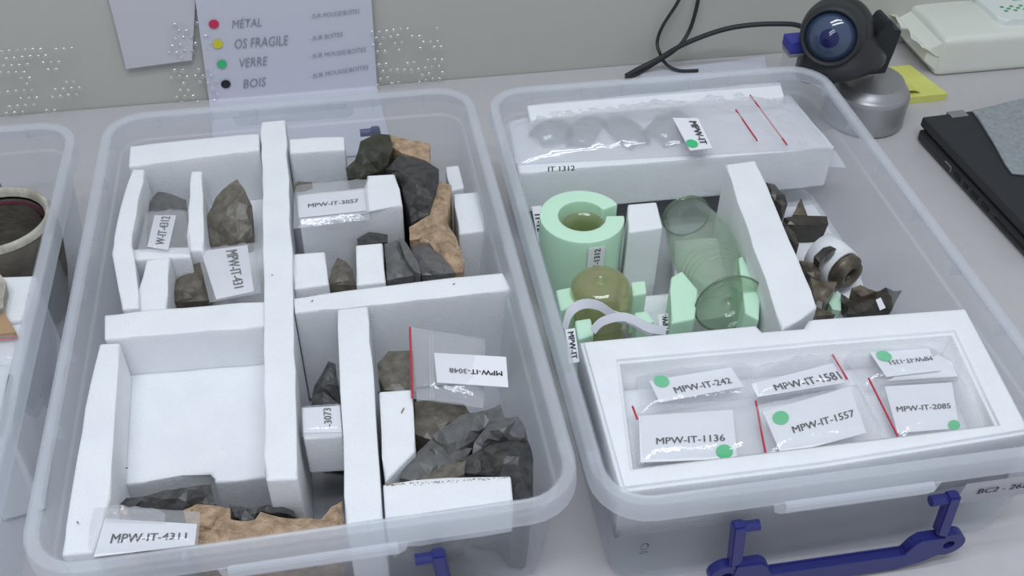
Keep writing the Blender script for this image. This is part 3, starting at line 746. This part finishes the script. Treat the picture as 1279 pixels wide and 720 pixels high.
slip([(706, 412), (718, 410), (724, 452), (711, 455)][1:]+[(706, 412)], [.105, .105, .108, .108], 'MPW-IT', 'narrow paper label tucked between the foam tray and box wall', .8)
slip([(664, 258), (676, 257), (684, 300), (672, 302)][1:]+[(664, 258)], [.075, .075, .078, .078], 'IT-12', 'narrow paper label beside the green collar and box wall', .5)

SC = pts3([(1026, 198), (1043, 188), (1057, 210), (1034, 209)], [.050, .055, .050, .048])
solo('paper_scrap', sheet_bm(SC, 2, 2, .0004), 'card', 'small white paper corner poking out under the back foam ledge', 'paper', sum(SC, Vector())/4)
# ================================================================== dark fragments in the deep compartment
cr = lambda pts: crop(pts, 900, 200, 3.427)
foam_block(cr([(215, 95), (330, 105), (395, 150), (500, 310), (585, 420), (620, 560), (600, 690), (420, 690), (330, 470), (250, 300)]), .016, .004, 'flat white foam strip on the bottom of the deep compartment')
D = 'dark_glass'
flint('glass_sherd', cr([(172, 92), (232, 105), (275, 150), (287, 190), (265, 247), (235, 210), (190, 135)]), .060, .050, .0162, D, 'dark curved bottle sherd tight against the divider top end', 'sherd', dome=.009, npts=5, seed=51)
flint('glass_sherd', cr([(270, 248), (350, 238), (455, 241), (462, 274), (390, 281), (285, 276)]), .042, .040, .0162, D, 'long straight dark sherd bridging the foam strip', 'sherd', dome=.002, npts=3, seed=52)
flint('glass_sherd', cr([(308, 236), (330, 190), (345, 163), (358, 200), (372, 236)]), .036, .034, .0162, 'neck_brown', 'small pointed brown sherd behind the long straight sherd', 'sherd', dome=.002, npts=2, seed=53)
flint('glass_sherd', cr([(302, 284), (390, 281), (432, 300), (345, 308)]), .030, .030, .0162, D, 'thin dark sliver in front of the long straight sherd', 'sherd', dome=.002, npts=1, seed=54)
flint('glass_sherd', cr([(268, 255), (318, 310), (336, 360), (326, 398), (288, 330)]), .052, .050, .0162, D, 'dark curved sherd against the divider middle', 'sherd', dome=.006, npts=3, seed=55)
flint('glass_sherd', cr([(338, 430), (400, 440), (432, 482), (425, 518), (368, 482)]), .050, .046, .0162, 'neck_brown', 'brown curved sherd beside the wrapped bottle neck', 'sherd', dome=.006, npts=3, seed=56)
flint('glass_sherd', cr([(385, 500), (430, 520), (500, 522), (462, 590), (432, 640), (492, 662), (412, 668)]), .048, .040, .0162, 'neck_brown', 'brown broken sherd below the wrapped bottle neck', 'sherd', dome=.005, npts=5, seed=57)
s8 = flint('glass_sherd', cr([(515, 572), (558, 602), (640, 572), (682, 560), (708, 545), (742, 562), (778, 558), (735, 640), (620, 662), (540, 658)]), .040, .032, .0162, D, 'wide jagged dark bottle sherd with a small white tag', 'sherd', dome=.006, npts=8, seed=58)
link('tag', sheet_bm(pts3(cr([(664, 600), (685, 590), (706, 634), (682, 645)]), .043), 1, 1, .0004), 'card', s8)
flint('glass_sherd', cr([(560, 550), (600, 535), (672, 564), (604, 586)]), .044, .042, .0162, 'neck_brown', 'brown-grey sherd lying behind the wide jagged sherd', 'sherd', dome=.004, npts=3, seed=59)
flint('glass_sherd', cr([(460, 604), (500, 560), (518, 575), (516, 645), (480, 640)]), .030, .028, .0162, 'foam_green', 'pale green bit of foam among the dark sherds', 'foam', dome=.003, npts=2, seed=60)
nk = thing('bottle_neck', 'brown bottle neck wrapped in a white foam sleeve', 'bottle neck', ZP(1050, 338, .0162))
NA = ZP(*cr([(455, 415)])[0], .040); NB = ZP(*cr([(560, 498)])[0], .040)
nd = (NB-NA); NA2 = NA
link('sleeve', thicken(revolve_bm(NA-nd*.3, NA+nd*.62, [(0, .0205), (.5, .0215), (1, .0205)], 28), .0035), 'foam', nk, smooth=True)
bm = revolve_bm(NA-nd*.2, NB, [(0, .012), (.55, .0165), (.70, .0165), (.74, .0185), (.86, .0185), (.90, .015), (1, .0145), (1, .009), (.8, .007)], 24)
link('neck', bm, 'neck_brown', nk, smooth=True)
flint('glass_sherd', cr([(400, 412), (440, 375), (470, 368), (496, 380), (450, 410), (425, 440)]), .066, .064, .055, D, 'dark crescent sherd resting on the foam sleeve', 'sherd', dome=.003, npts=2, seed=61)

# ================================================================== third box: pot, foam, bags
PCz = .118
PC = ZP(-6, 272, PCz)
pot = thing('clay_pot', 'dark grey-brown clay pot with a pale chipped rim', 'pot', (PC.x, PC.y, .004))
PT = Vector((PC.x, PC.y, PCz)); PB = Vector((PC.x, PC.y, .004))
bm = revolve_bm(PT, PB, [(.13, .036), (.06, .0395), (.0, .0425), (.0, .0455), (.08, .0485), (.25, .0495), (.6, .044), (1, .034), (1, .001), (.9, .001), (.88, .030), (.5, .040), (.13, .036)][3:], 40)
link('pot_body', bm, 'pot', pot, smooth=True)
link('rim', revolve_bm(PT, PB, [(.05, .0484), (.01, .0472), (-.006, .0455), (-.004, .0437), (.03, .0415), (.06, .0405)], 40), 'pot_rim', pot, smooth=True)
link('inner_wall', revolve_bm(PT, PB, [(.08, .0400), (.35, .0395), (.8, .030)], 40), 'pot', pot, smooth=True)
for t in (.10, .17): link('stripe', revolve_bm(PT, PB, [(t, .0393), (t+.028, .0392)], 40), 'pot_stripe', pot, smooth=True)
foam_block([(-40, 350), (44, 344), (47, 352), (30, 400), (-40, 408)], .100, .004, 'white foam block in front of the dark clay pot')
flint('pot_sherd', [(-40, 352), (-2, 340), (8, 352), (4, 384), (-8, 392), (-40, 392)], .114, .112, .1005, 'pot_rim', 'cream sherd lying on the foam block beside the pot', 'sherd', dome=.004, npts=3, seed=71)
solo('cardboard_piece', prism_px([(-40, 398), (2, 384), (20, 415), (-40, 420)], .106, .1005, .0008), 'cardboard', 'tan cardboard piece lying on foam in the pot box', 'cardboard', base_of([(-10, 405)], .1005))
foam_block([(-45, 408), (32, 402), (14, 545), (-45, 560)], .096, .004, 'long pale foam block under the foil bag in the pot box')
b = bag('clear zip bag with red line lying in the pot box', (5, 435), .0965)
film(b, [(-40, 424), (27, 421), (24, 455), (-40, 462)], .098, .002, .002, 51); zip_line(b, (-40, 429), (27, 422), .100)
b = bag('crumpled clear bag with dark pen inside the pot box', (5, 490), .0965)
film(b, [(-40, 460), (20, 455), (6, 545), (-40, 555)], .098, .003, .006, 52); zip_line(b, (13, 470), (0, 545), .101, .002, 'dark_stick', 'black_matte'); zip_line(b, (14, 500), (2, 548), .0985)

# ================================================================== sheets on the wall, bubble wrap
def wall_pts(px, off): return [YP(x, y, WALL_Y-off) for x, y in px]
pw = thing('paper_notice', 'white paper key with coloured dots and handwritten materials', 'notice', YP(365, 122, WALL_Y-.004))
W0 = wall_pts([(242, -14), (463, -14), (471, 106), (261, 124)], .008)
pw.location = (sum(p.x for p in W0)/4, WALL_Y-.008, .001)
bl, br_ = W0[3].copy(), W0[2].copy()
bm = bmesh.new(); rows = [(W0[0], W0[1]), (W0[0].lerp(bl, .5), W0[1].lerp(br_, .5)), (bl, br_)]
zc = min(bl.z, br_.z)
for k in range(1, 6):
    t = k/5*math.pi/2; R_ = zc-.0012
    rows.append((Vector((bl.x, bl.y-R_*(1-math.cos(t)), .0012+(bl.z-.0012)*(1-math.sin(t)))), Vector((br_.x, br_.y-R_*(1-math.cos(t)), .0012+(br_.z-.0012)*(1-math.sin(t))))))
rows.append((Vector((bl.x+.012, WALL_Y-.155, .0012)), Vector((br_.x+.006, WALL_Y-.155, .0012))))
vr = [(bm.verts.new(a), bm.verts.new(b)) for a, b in rows]
for i in range(len(vr)-1): bm.faces.new((vr[i][0], vr[i+1][0], vr[i+1][1], vr[i][1]))
thicken(bm, .0003)
po = link('sheet', bm, 'paper', pw)
def wall_dot(px, mat):
    C = wall_pts([(px[0]-8, px[1]-8), (px[0]+8, px[1]-8), (px[0]+8, px[1]+8), (px[0]-8, px[1]+8)], .010)
    dot(po, C, .5, .5, .0058, mat, h=.0002)
for p, m_ in (((267, 30), 'dot_red'), ((272, 55), 'dot_yellow'), ((277, 80), 'dot_green'), ((282, 105), 'dot_black')): wall_dot(p, m_)
def wall_text(txt, x0, y0, x1, y1, h, bold=-.006, shear=.1):
    C = wall_pts([(x0, y0-h/2), (x1, y1-h/2), (x1, y1+h/2), (x0, y0+h/2)], .0098)
    letters(po, 'lettering', txt, C, .5, .5, 1, h=.0002, mat='pencil', maxh=1, bold=bold, shear=shear)
wall_text('MÉTAL', 290, 29, 327, 26, 13); wall_text('OS FRAGILE', 293, 55, 360, 50, 12)
wall_text('VERRE', 299, 79, 334, 76, 11); wall_text('BOIS', 304, 105, 332, 102, 11)
wall_text('- SUR MOUSSE/BOÎTES', 386, 20, 449, 13, 7); wall_text('- SUR BOÎTES', 386, 48, 428, 42, 7)
wall_text('- SUR MOUSSE/BOÎTES', 386, 70, 457, 61, 7); wall_text('- SUR MOUSSE/BOÎTES', 386, 95, 460, 83, 7)
wp = wall_pts([(128, -30), (246, -34), (240, 73), (158, 84)], .004)
solo('paper_sheet', sheet_bm(wp, 4, 4, .0003, lambda u, v: .004*v*v), 'paper_plain', 'blank grey-white paper sheet taped on the wall behind the notice', 'paper', (sum(p.x for p in wp)/4, WALL_Y-.004, min(p.z for p in wp)))
solo('paper_sheet', sheet_bm([ZP(800, 92, .001), ZP(955, 62+8, .001), ZP(958, 88, .001), ZP(800, 112, .001)], 2, 2, .0003), 'paper', 'white paper strip lying on the desk below the black cables', 'paper', base_of([(880, 88)], .0005))
def bubble_wrap(px, off, label, seed, dens=.0085, thr=-.02):
    C = wall_pts(px, off); f, UL, VL, N = quadmap(C); rnd = random.Random(seed)
    b = min(p.z for p in C); r = thing('bubble_wrap', label, 'bubble wrap', ((C[0].x+C[1].x)/2, WALL_Y-off, max(0, b)))
    wob = lambda u, v: .006*noise.noise(Vector((u*3+seed, v*3, 0)))
    link('film', sheet_bm(C, 18, 14, 0, wob), 'wrap_film', r, smooth=True)
    bm = bmesh.new(); nu = int(UL/dens); nv = int(VL/dens)
    for i in range(nu):
        for j in range(nv):
            u = (i+.5+.5*(j % 2)-.25)/nu; v = (j+.5)/nv
            if not (0.02 < u < .98) or noise.noise(Vector((u*5+seed, v*5, 1))) < thr: continue
            c = f(u, v, wob(u, v)+.0003); s = dens*.42*rnd.uniform(.7, 1.05)
            U_ = (C[1]-C[0]).normalized(); V_ = N.cross(U_)
            tilt = Vector((rnd.uniform(-.2, .2), rnd.uniform(-.2, .2)))
            rings = []
            for q, (rr, hh) in enumerate(((1, 0), (.85, .38), (.45, .6))):
                rings.append([bm.verts.new(c+(U_*math.cos(k*math.pi/4)+V_*math.sin(k*math.pi/4))*s*rr+N*s*hh*(1+tilt.x*math.cos(k*math.pi/4))) for k in range(8)])
            top = bm.verts.new(c+N*s*.64)
            for q in range(2):
                for k in range(8): bm.faces.new((rings[q][k], rings[q][(k+1) % 8], rings[q+1][(k+1) % 8], rings[q+1][k]))
            for k in range(8): bm.faces.new((rings[2][k], rings[2][(k+1) % 8], top))
    o = link('bubbles', bm, 'bubble', r, smooth=True); o['kind'] = 'stuff'
bubble_wrap([(-60, 62), (96, 56), (112, 138), (-50, 150)], .010, 'clear bubble wrap against the wall behind the pot box', 1)
bubble_wrap([(206, 28), (262, 24), (276, 128), (214, 133)], .007, 'clear bubble wrap strip showing beside the dotted notice edge', 2)
bubble_wrap([(462, 36), (552, 30), (556, 103), (470, 110)], .010, 'clear bubble wrap behind the flint box, right of the notice', 3)

# ================================================================== cables, webcam, sticky notes, wipes, laptop
def cable(pts, r, label, name='cable'):
    p = smooth_path(pts, 10); z0 = min(q.z for q in p)
    return solo(name, tube_bm(p, r, 8), 'black_matte', label, 'cable', (p[0].x, p[0].y, z0), smooth=True)
yw = WALL_Y-.012
cable([YP(874, -25, yw), YP(872, 0, yw), YP(862, 36, yw), YP(846, 60, yw-.01), ZP(820, 78, .012), ZP(800, 90, .004), ZP(782, 98, .0035)], .0025, 'black cable hanging down the wall into the cable bundle')
cable([YP(856, -25, yw), YP(848, 0, yw), YP(828, 32, yw), YP(821, 52, yw), YP(824, 66, yw-.01), ZP(832, 80, .010), ZP(848, 88, .004), ZP(872, 88, .0035)], .0022, 'black cable looping down the wall behind the bundle')
cable([ZP(782, 95, .0045), ZP(800, 85, .010), ZP(822, 74, .020), YP(855, 55, yw-.02), YP(900, 38, yw-.03), YP(940, 31, yw-.04), YP(985, 30, yw-.06), YP(1004, 34, yw-.08)], .0033, 'thick black cable running to the webcam')

WX = Vector((.868, .600, 0))
wc = thing('webcam', 'black ball webcam with blue lens on a round silver base', 'webcam', WX)
B0 = WX.copy(); B1 = WX+Vector((0, 0, .1))
link('base', revolve_bm(B0, B1, [(0, .001), (0, .045), (.02, .0485), (.05, .0495), (.07, .0490), (.38, .0490), (.40, .0480), (.412, .0480), (.425, .0465), (.437, .0465), (.45, .0450), (.47, .043), (.56, .038), (.58, .001)], 48), 'silver', wc, smooth=False)
for p in wc.children[0].data.polygons: p.use_smooth = len(p.vertices) == 4 and abs(p.normal.z) < .9
HC = YP(1046, 48, .590); 
NK = YP(1050, 84, .588)
link('neck', revolve_bm(NK+Vector((0, 0, -.002)), HC+Vector((.002, .01, .0)), [(0, .001), (0, .046), (.03, .0505), (.12, .0520), (.35, .0490), (.7, .043), (1, .036)], 40), 'black_plastic', wc, smooth=True)
bm = bmesh.new(); bmesh.ops.create_uvsphere(bm, u_segments=36, v_segments=20, radius=.041)
for v in bm.verts: v.co = Vector((v.co.x*1.02, v.co.y*.95, v.co.z*1.0))+HC+Vector((.004, .012, .002))
link('head', bm, 'black_plastic', wc, smooth=True)
LD = (CAM+Vector((-.15, 0, -.28))-HC).normalized(); LC = YP(1039, 44, HC.y-.016)
link('lens_ring', revolve_bm(LC-LD*.02, LC+LD*.014, [(0, .036), (.6, .0355), (1, .0325), (1.0, .0295), (.8, .028)], 40), 'black_matte', wc, smooth=True)
ln = link('lens', revolve_bm(LC+LD*.002, LC+LD*.020, [(0, .0295), (.35, .0275), (.65, .021), (.88, .011), (1, .0004)], 36), 'lens', wc, smooth=True)
link('pupil', revolve_bm(LC+LD*.0165, LC+LD*.0225, [(0, .0125), (.6, .008), (1, .0004)], 24), 'lens_core', ln, smooth=True)
def prism_dir(pts, dirv, d):
    bm = bmesh.new(); a = [bm.verts.new(p) for p in pts]; b = [bm.verts.new(p+dirv*d) for p in pts]; n = len(pts)
    fs = [bm.faces.new(a), bm.faces.new(b[::-1])]+[bm.faces.new((a[i], b[i], b[(i+1) % n], a[(i+1) % n])) for i in range(n)]
    bmesh.ops.recalc_face_normals(bm, faces=fs)
    bmesh.ops.bevel(bm, geom=list({e for f in fs for e in f.edges}), offset=.0012, segments=2, affect='EDGES'); return bm
link('horn', prism_dir([YP(x, y, HC.y-.004) for x, y in ((1088, 62), (1097, 42), (1108, 28), (1114, 26), (1117, 38), (1127, 39), (1117, 66), (1106, 92), (1086, 94))], Vector((0, 1, 0)), .030), 'black_matte', wc)
letters(wc, 'lettering', 'logitech', [YP(1087, 76, HC.y-.0042), YP(1104, 75, HC.y-.0042), YP(1104, 83, HC.y-.0042), YP(1087, 84, HC.y-.0042)], .5, .5, .95, h=.0004, mat='silver')
Cw = [YP(1084, 77, HC.y-.046), YP(1103, 75, HC.y-.046), YP(1103, 83, HC.y-.046), YP(1084, 85, HC.y-.046)]
bh = thing('usb_hub', 'small blue and clear plastic stick beside the webcam', 'usb stick', ZP(992, 82, 0))
hb0 = YP(982, 62, .600); hb1 = YP(1012, 47, .600)
link('cap', box_bm(hb0.x, hb1.x, .590, .615, hb0.z-.001, hb1.z, .002), 'blue_plastic', bh)
link('stem', box_bm(hb0.x+.002, hb1.x, .592, .613, .0, hb0.z-.001, .002), 'box_plastic', bh)
link('band', box_bm(hb0.x+.001, hb1.x, .591, .614, hb0.z-.006, hb0.z-.001, .001), 'silver', bh)

# sticky notes
SA, SB = ZP(1184, 117, .010), ZP(1142, 85, .010)
sn = thing('sticky_notes', 'pad of yellow sticky notes beside the webcam', 'sticky notes', (SA.x-.03, SA.y+.03, 0))
e1 = (SB-SA); e2 = Vector((-e1.y, e1.x, 0)).normalized()*.076; e2 = (ZP(1122, 123, .010)-SA).normalized()*.076
if e1.length < .074: e1 = e1.normalized()*.076
link('pad', prism_bm([SA, SA+e1, SA+e1+e2, SA+e2], .010, 0, .0004), 'sticky', sn)
link('curled_sheet', sheet_bm([SA+e2+Vector((.004, .002, .0108)) - Vector((0, 0, .010)), SA+e2*.45+Vector((0, .006, .0008)), SA+e1+e2*.45+Vector((0, -.002, .0008)), SA+e1+e2+Vector((0, 0, .0008))], 10, 6, .0002, lambda u, v: -.010*u*(1-u)*(1-v)*4*.6-.0004), 'sticky', sn)

# wet wipes pack
wz = .052
q0 = ZP(1163, 97, 0); yf = q0.y
wt0 = YP(1183, 48, yf+.004)
pk = thing('wipes_pack', 'white soft pack of wet wipes with green dotted flip lid', 'wipes', (q0.x+.11, yf+.05, 0))
H_ = wt0.z
bm = box_bm(q0.x+.004, q0.x+.26, yf, yf+.108, 0, H_, .009, 4)
bmesh.ops.subdivide_edges(bm, edges=[e for e in bm.edges if e.calc_length() > .02], cuts=8, use_grid_fill=True)
for v in bm.verts:
    v.co += Vector((0, 0, .0025*noise.noise(v.co*22))) * (1 if v.co.z > .01 else 0)
    if v.co.z > H_*.6: v.co.z += .004*math.sin(math.pi*min(1, max(0, (v.co.y-yf)/.108)))
link('pack_body', bm, 'wipes', pk, smooth=True)
bm = bmesh.new(); cols = []
for i in range(9):
    row = []
    for j in range(15):
        t = j/14; u = i/8
        y = yf+.004+.100*t; zc_ = H_*.5
        x = q0.x+.006-.030*u+.004*noise.noise(Vector((t*9, u*3, 2)))*u
        z = .004+(H_-.010)*(.5+(.5-t*0)*0)+ (H_*.42)*math.sin(t*9+u)*.12*u + zc_*.0
        row.append(bm.verts.new((x, y, zc_+H_*.12*noise.noise(Vector((t*6, u*2, 5)))*u + (.018*u))))
    cols.append(row)
for i in range(8):
    for j in range(14): bm.faces.new((cols[i][j], cols[i+1][j], cols[i+1][j+1], cols[i][j+1]))
link('crimped_end', thicken(bm, .0012), 'wipes', pk, smooth=True)
bm = bmesh.new()   # gusset between crimp and body
g0 = [Vector((q0.x+.010, yf+.003, .004)), Vector((q0.x+.010, yf+.105, .004)), Vector((q0.x+.010, yf+.105, H_-.004)), Vector((q0.x+.010, yf+.003, H_-.004))]
g1 = [Vector((q0.x-.012, yf+.008, H_*.5-.006)), Vector((q0.x-.012, yf+.100, H_*.5-.006)), Vector((q0.x-.012, yf+.100, H_*.5+.010)), Vector((q0.x-.012, yf+.008, H_*.5+.010))]
a_ = [bm.verts.new(p) for p in g0]; b_ = [bm.verts.new(p) for p in g1]
for i in range(4): bm.faces.new((a_[i], a_[(i+1) % 4], b_[(i+1) % 4], b_[i]))
bm.faces.new(b_)
link('gusset', bm, 'wipes', pk, smooth=False)
lx = YP(1232, 20, yf+.05).x
lid = link('flip_lid', prism_bm([(x, y) for x, y in rrect(lx, lx+.10, yf+.018, yf+.095, .014)], H_+.011, H_+.001, .003), 'wipes_lid', pk)
pm = bmesh.new()
for i in range(9):
    for j in range(4):
        if (i+j) % 2 == 0 and j <= 3-abs(i-4)*0.0+1 and not (j == 3 and i in (1, 5)) and not (j > 1 and i in (3,)):
            x = lx+.018+i*.0068; y = yf+.040+j*.0055
            vs = [pm.verts.new((x+dx, y+dy, H_+.0113)) for dx, dy in ((0, 0), (.005, 0), (.005, .0042), (0, .0042))]; pm.faces.new(vs)
vs = [pm.verts.new((lx+.045+dx, yf+.068+dy, H_+.0113)) for dx, dy in ((0, 0), (.03, 0), (.03, .004), (0, .004))]; pm.faces.new(vs)
link('printed_dots', pm, 'print_green', lid)

# laptop, closed
LZ = .030
A_ = ZP(1150, 146, LZ); Bk = ZP(1212, 136, LZ)
dirL = (ZP(1279, 291, LZ)-ZP(1156, 160, LZ)); dirL.z = 0; dirL.normalize()
dirB = Vector((-dirL.y, dirL.x, 0));
if dirB.x < 0: dirB = -dirB
lp = thing('laptop', 'closed black laptop partly covered by a grey sheet', 'laptop', (A_.x+.12, A_.y-.12, 0))
def lap(u, v): return (A_+dirB*u+dirL*v)
def slab(u0, u1, v0, v1, z0, z1, bev=.002): 
    return prism_bm([lap(u0, v0), lap(u1, v0), lap(u1, v1), lap(u0, v1)], z1, z0, bev)
link('chassis', slab(-.001, .33, .006, .245, .003, .0165, .003), 'black_plastic', lp)
link('screen_lid', slab(.002, .33, 0, .245, .0175, LZ, .003), 'black_matte', lp)
for v in (.02, .22):
    for u in (.02, .30): link('foot', slab(u, u+.012, v, v+.012, 0, .0035, .0004), 'dark_port', lp)
for v0, v1, z0, z1 in ((.088, .100, .007, .0125), (.108, .116, .007, .012), (.124, .137, .007, .0125), (.145, .158, .007, .0125), (.170, .225, .008, .011)):
    link('port', slab(-.0018, .001, v0, v1, z0, z1, .0003), 'dark_port', lp)
bm = bmesh.new()
for v0, v1, z0, z1 in ((.068, .082, .0125, .0135), (.081, .082, .007, .0135)): prism_bm([lap(-.0020, v0), lap(.0, v0), lap(.0, v1), lap(-.0020, v1)], z1, z0, 0, bm)
link('port_mark', bm, 'silver', lp)
link('hinge', slab(.036, .058, -.003, .010, .020, LZ+.0008, .001), 'silver', lp)
FS = [(1214, 138), (1222, 146), (1240, 176), (1256, 205), (1264, 216), (1290, 219), (1420, 200), (1330, 110)]
solo('fabric_sheet', prism_px(FS, LZ+.0026, LZ+.0006, .0005), 'fabric', 'grey-blue textured sheet lying on the laptop lid', 'cloth', base_of(FS, LZ+.0006))
bpy.context.view_layer.update()
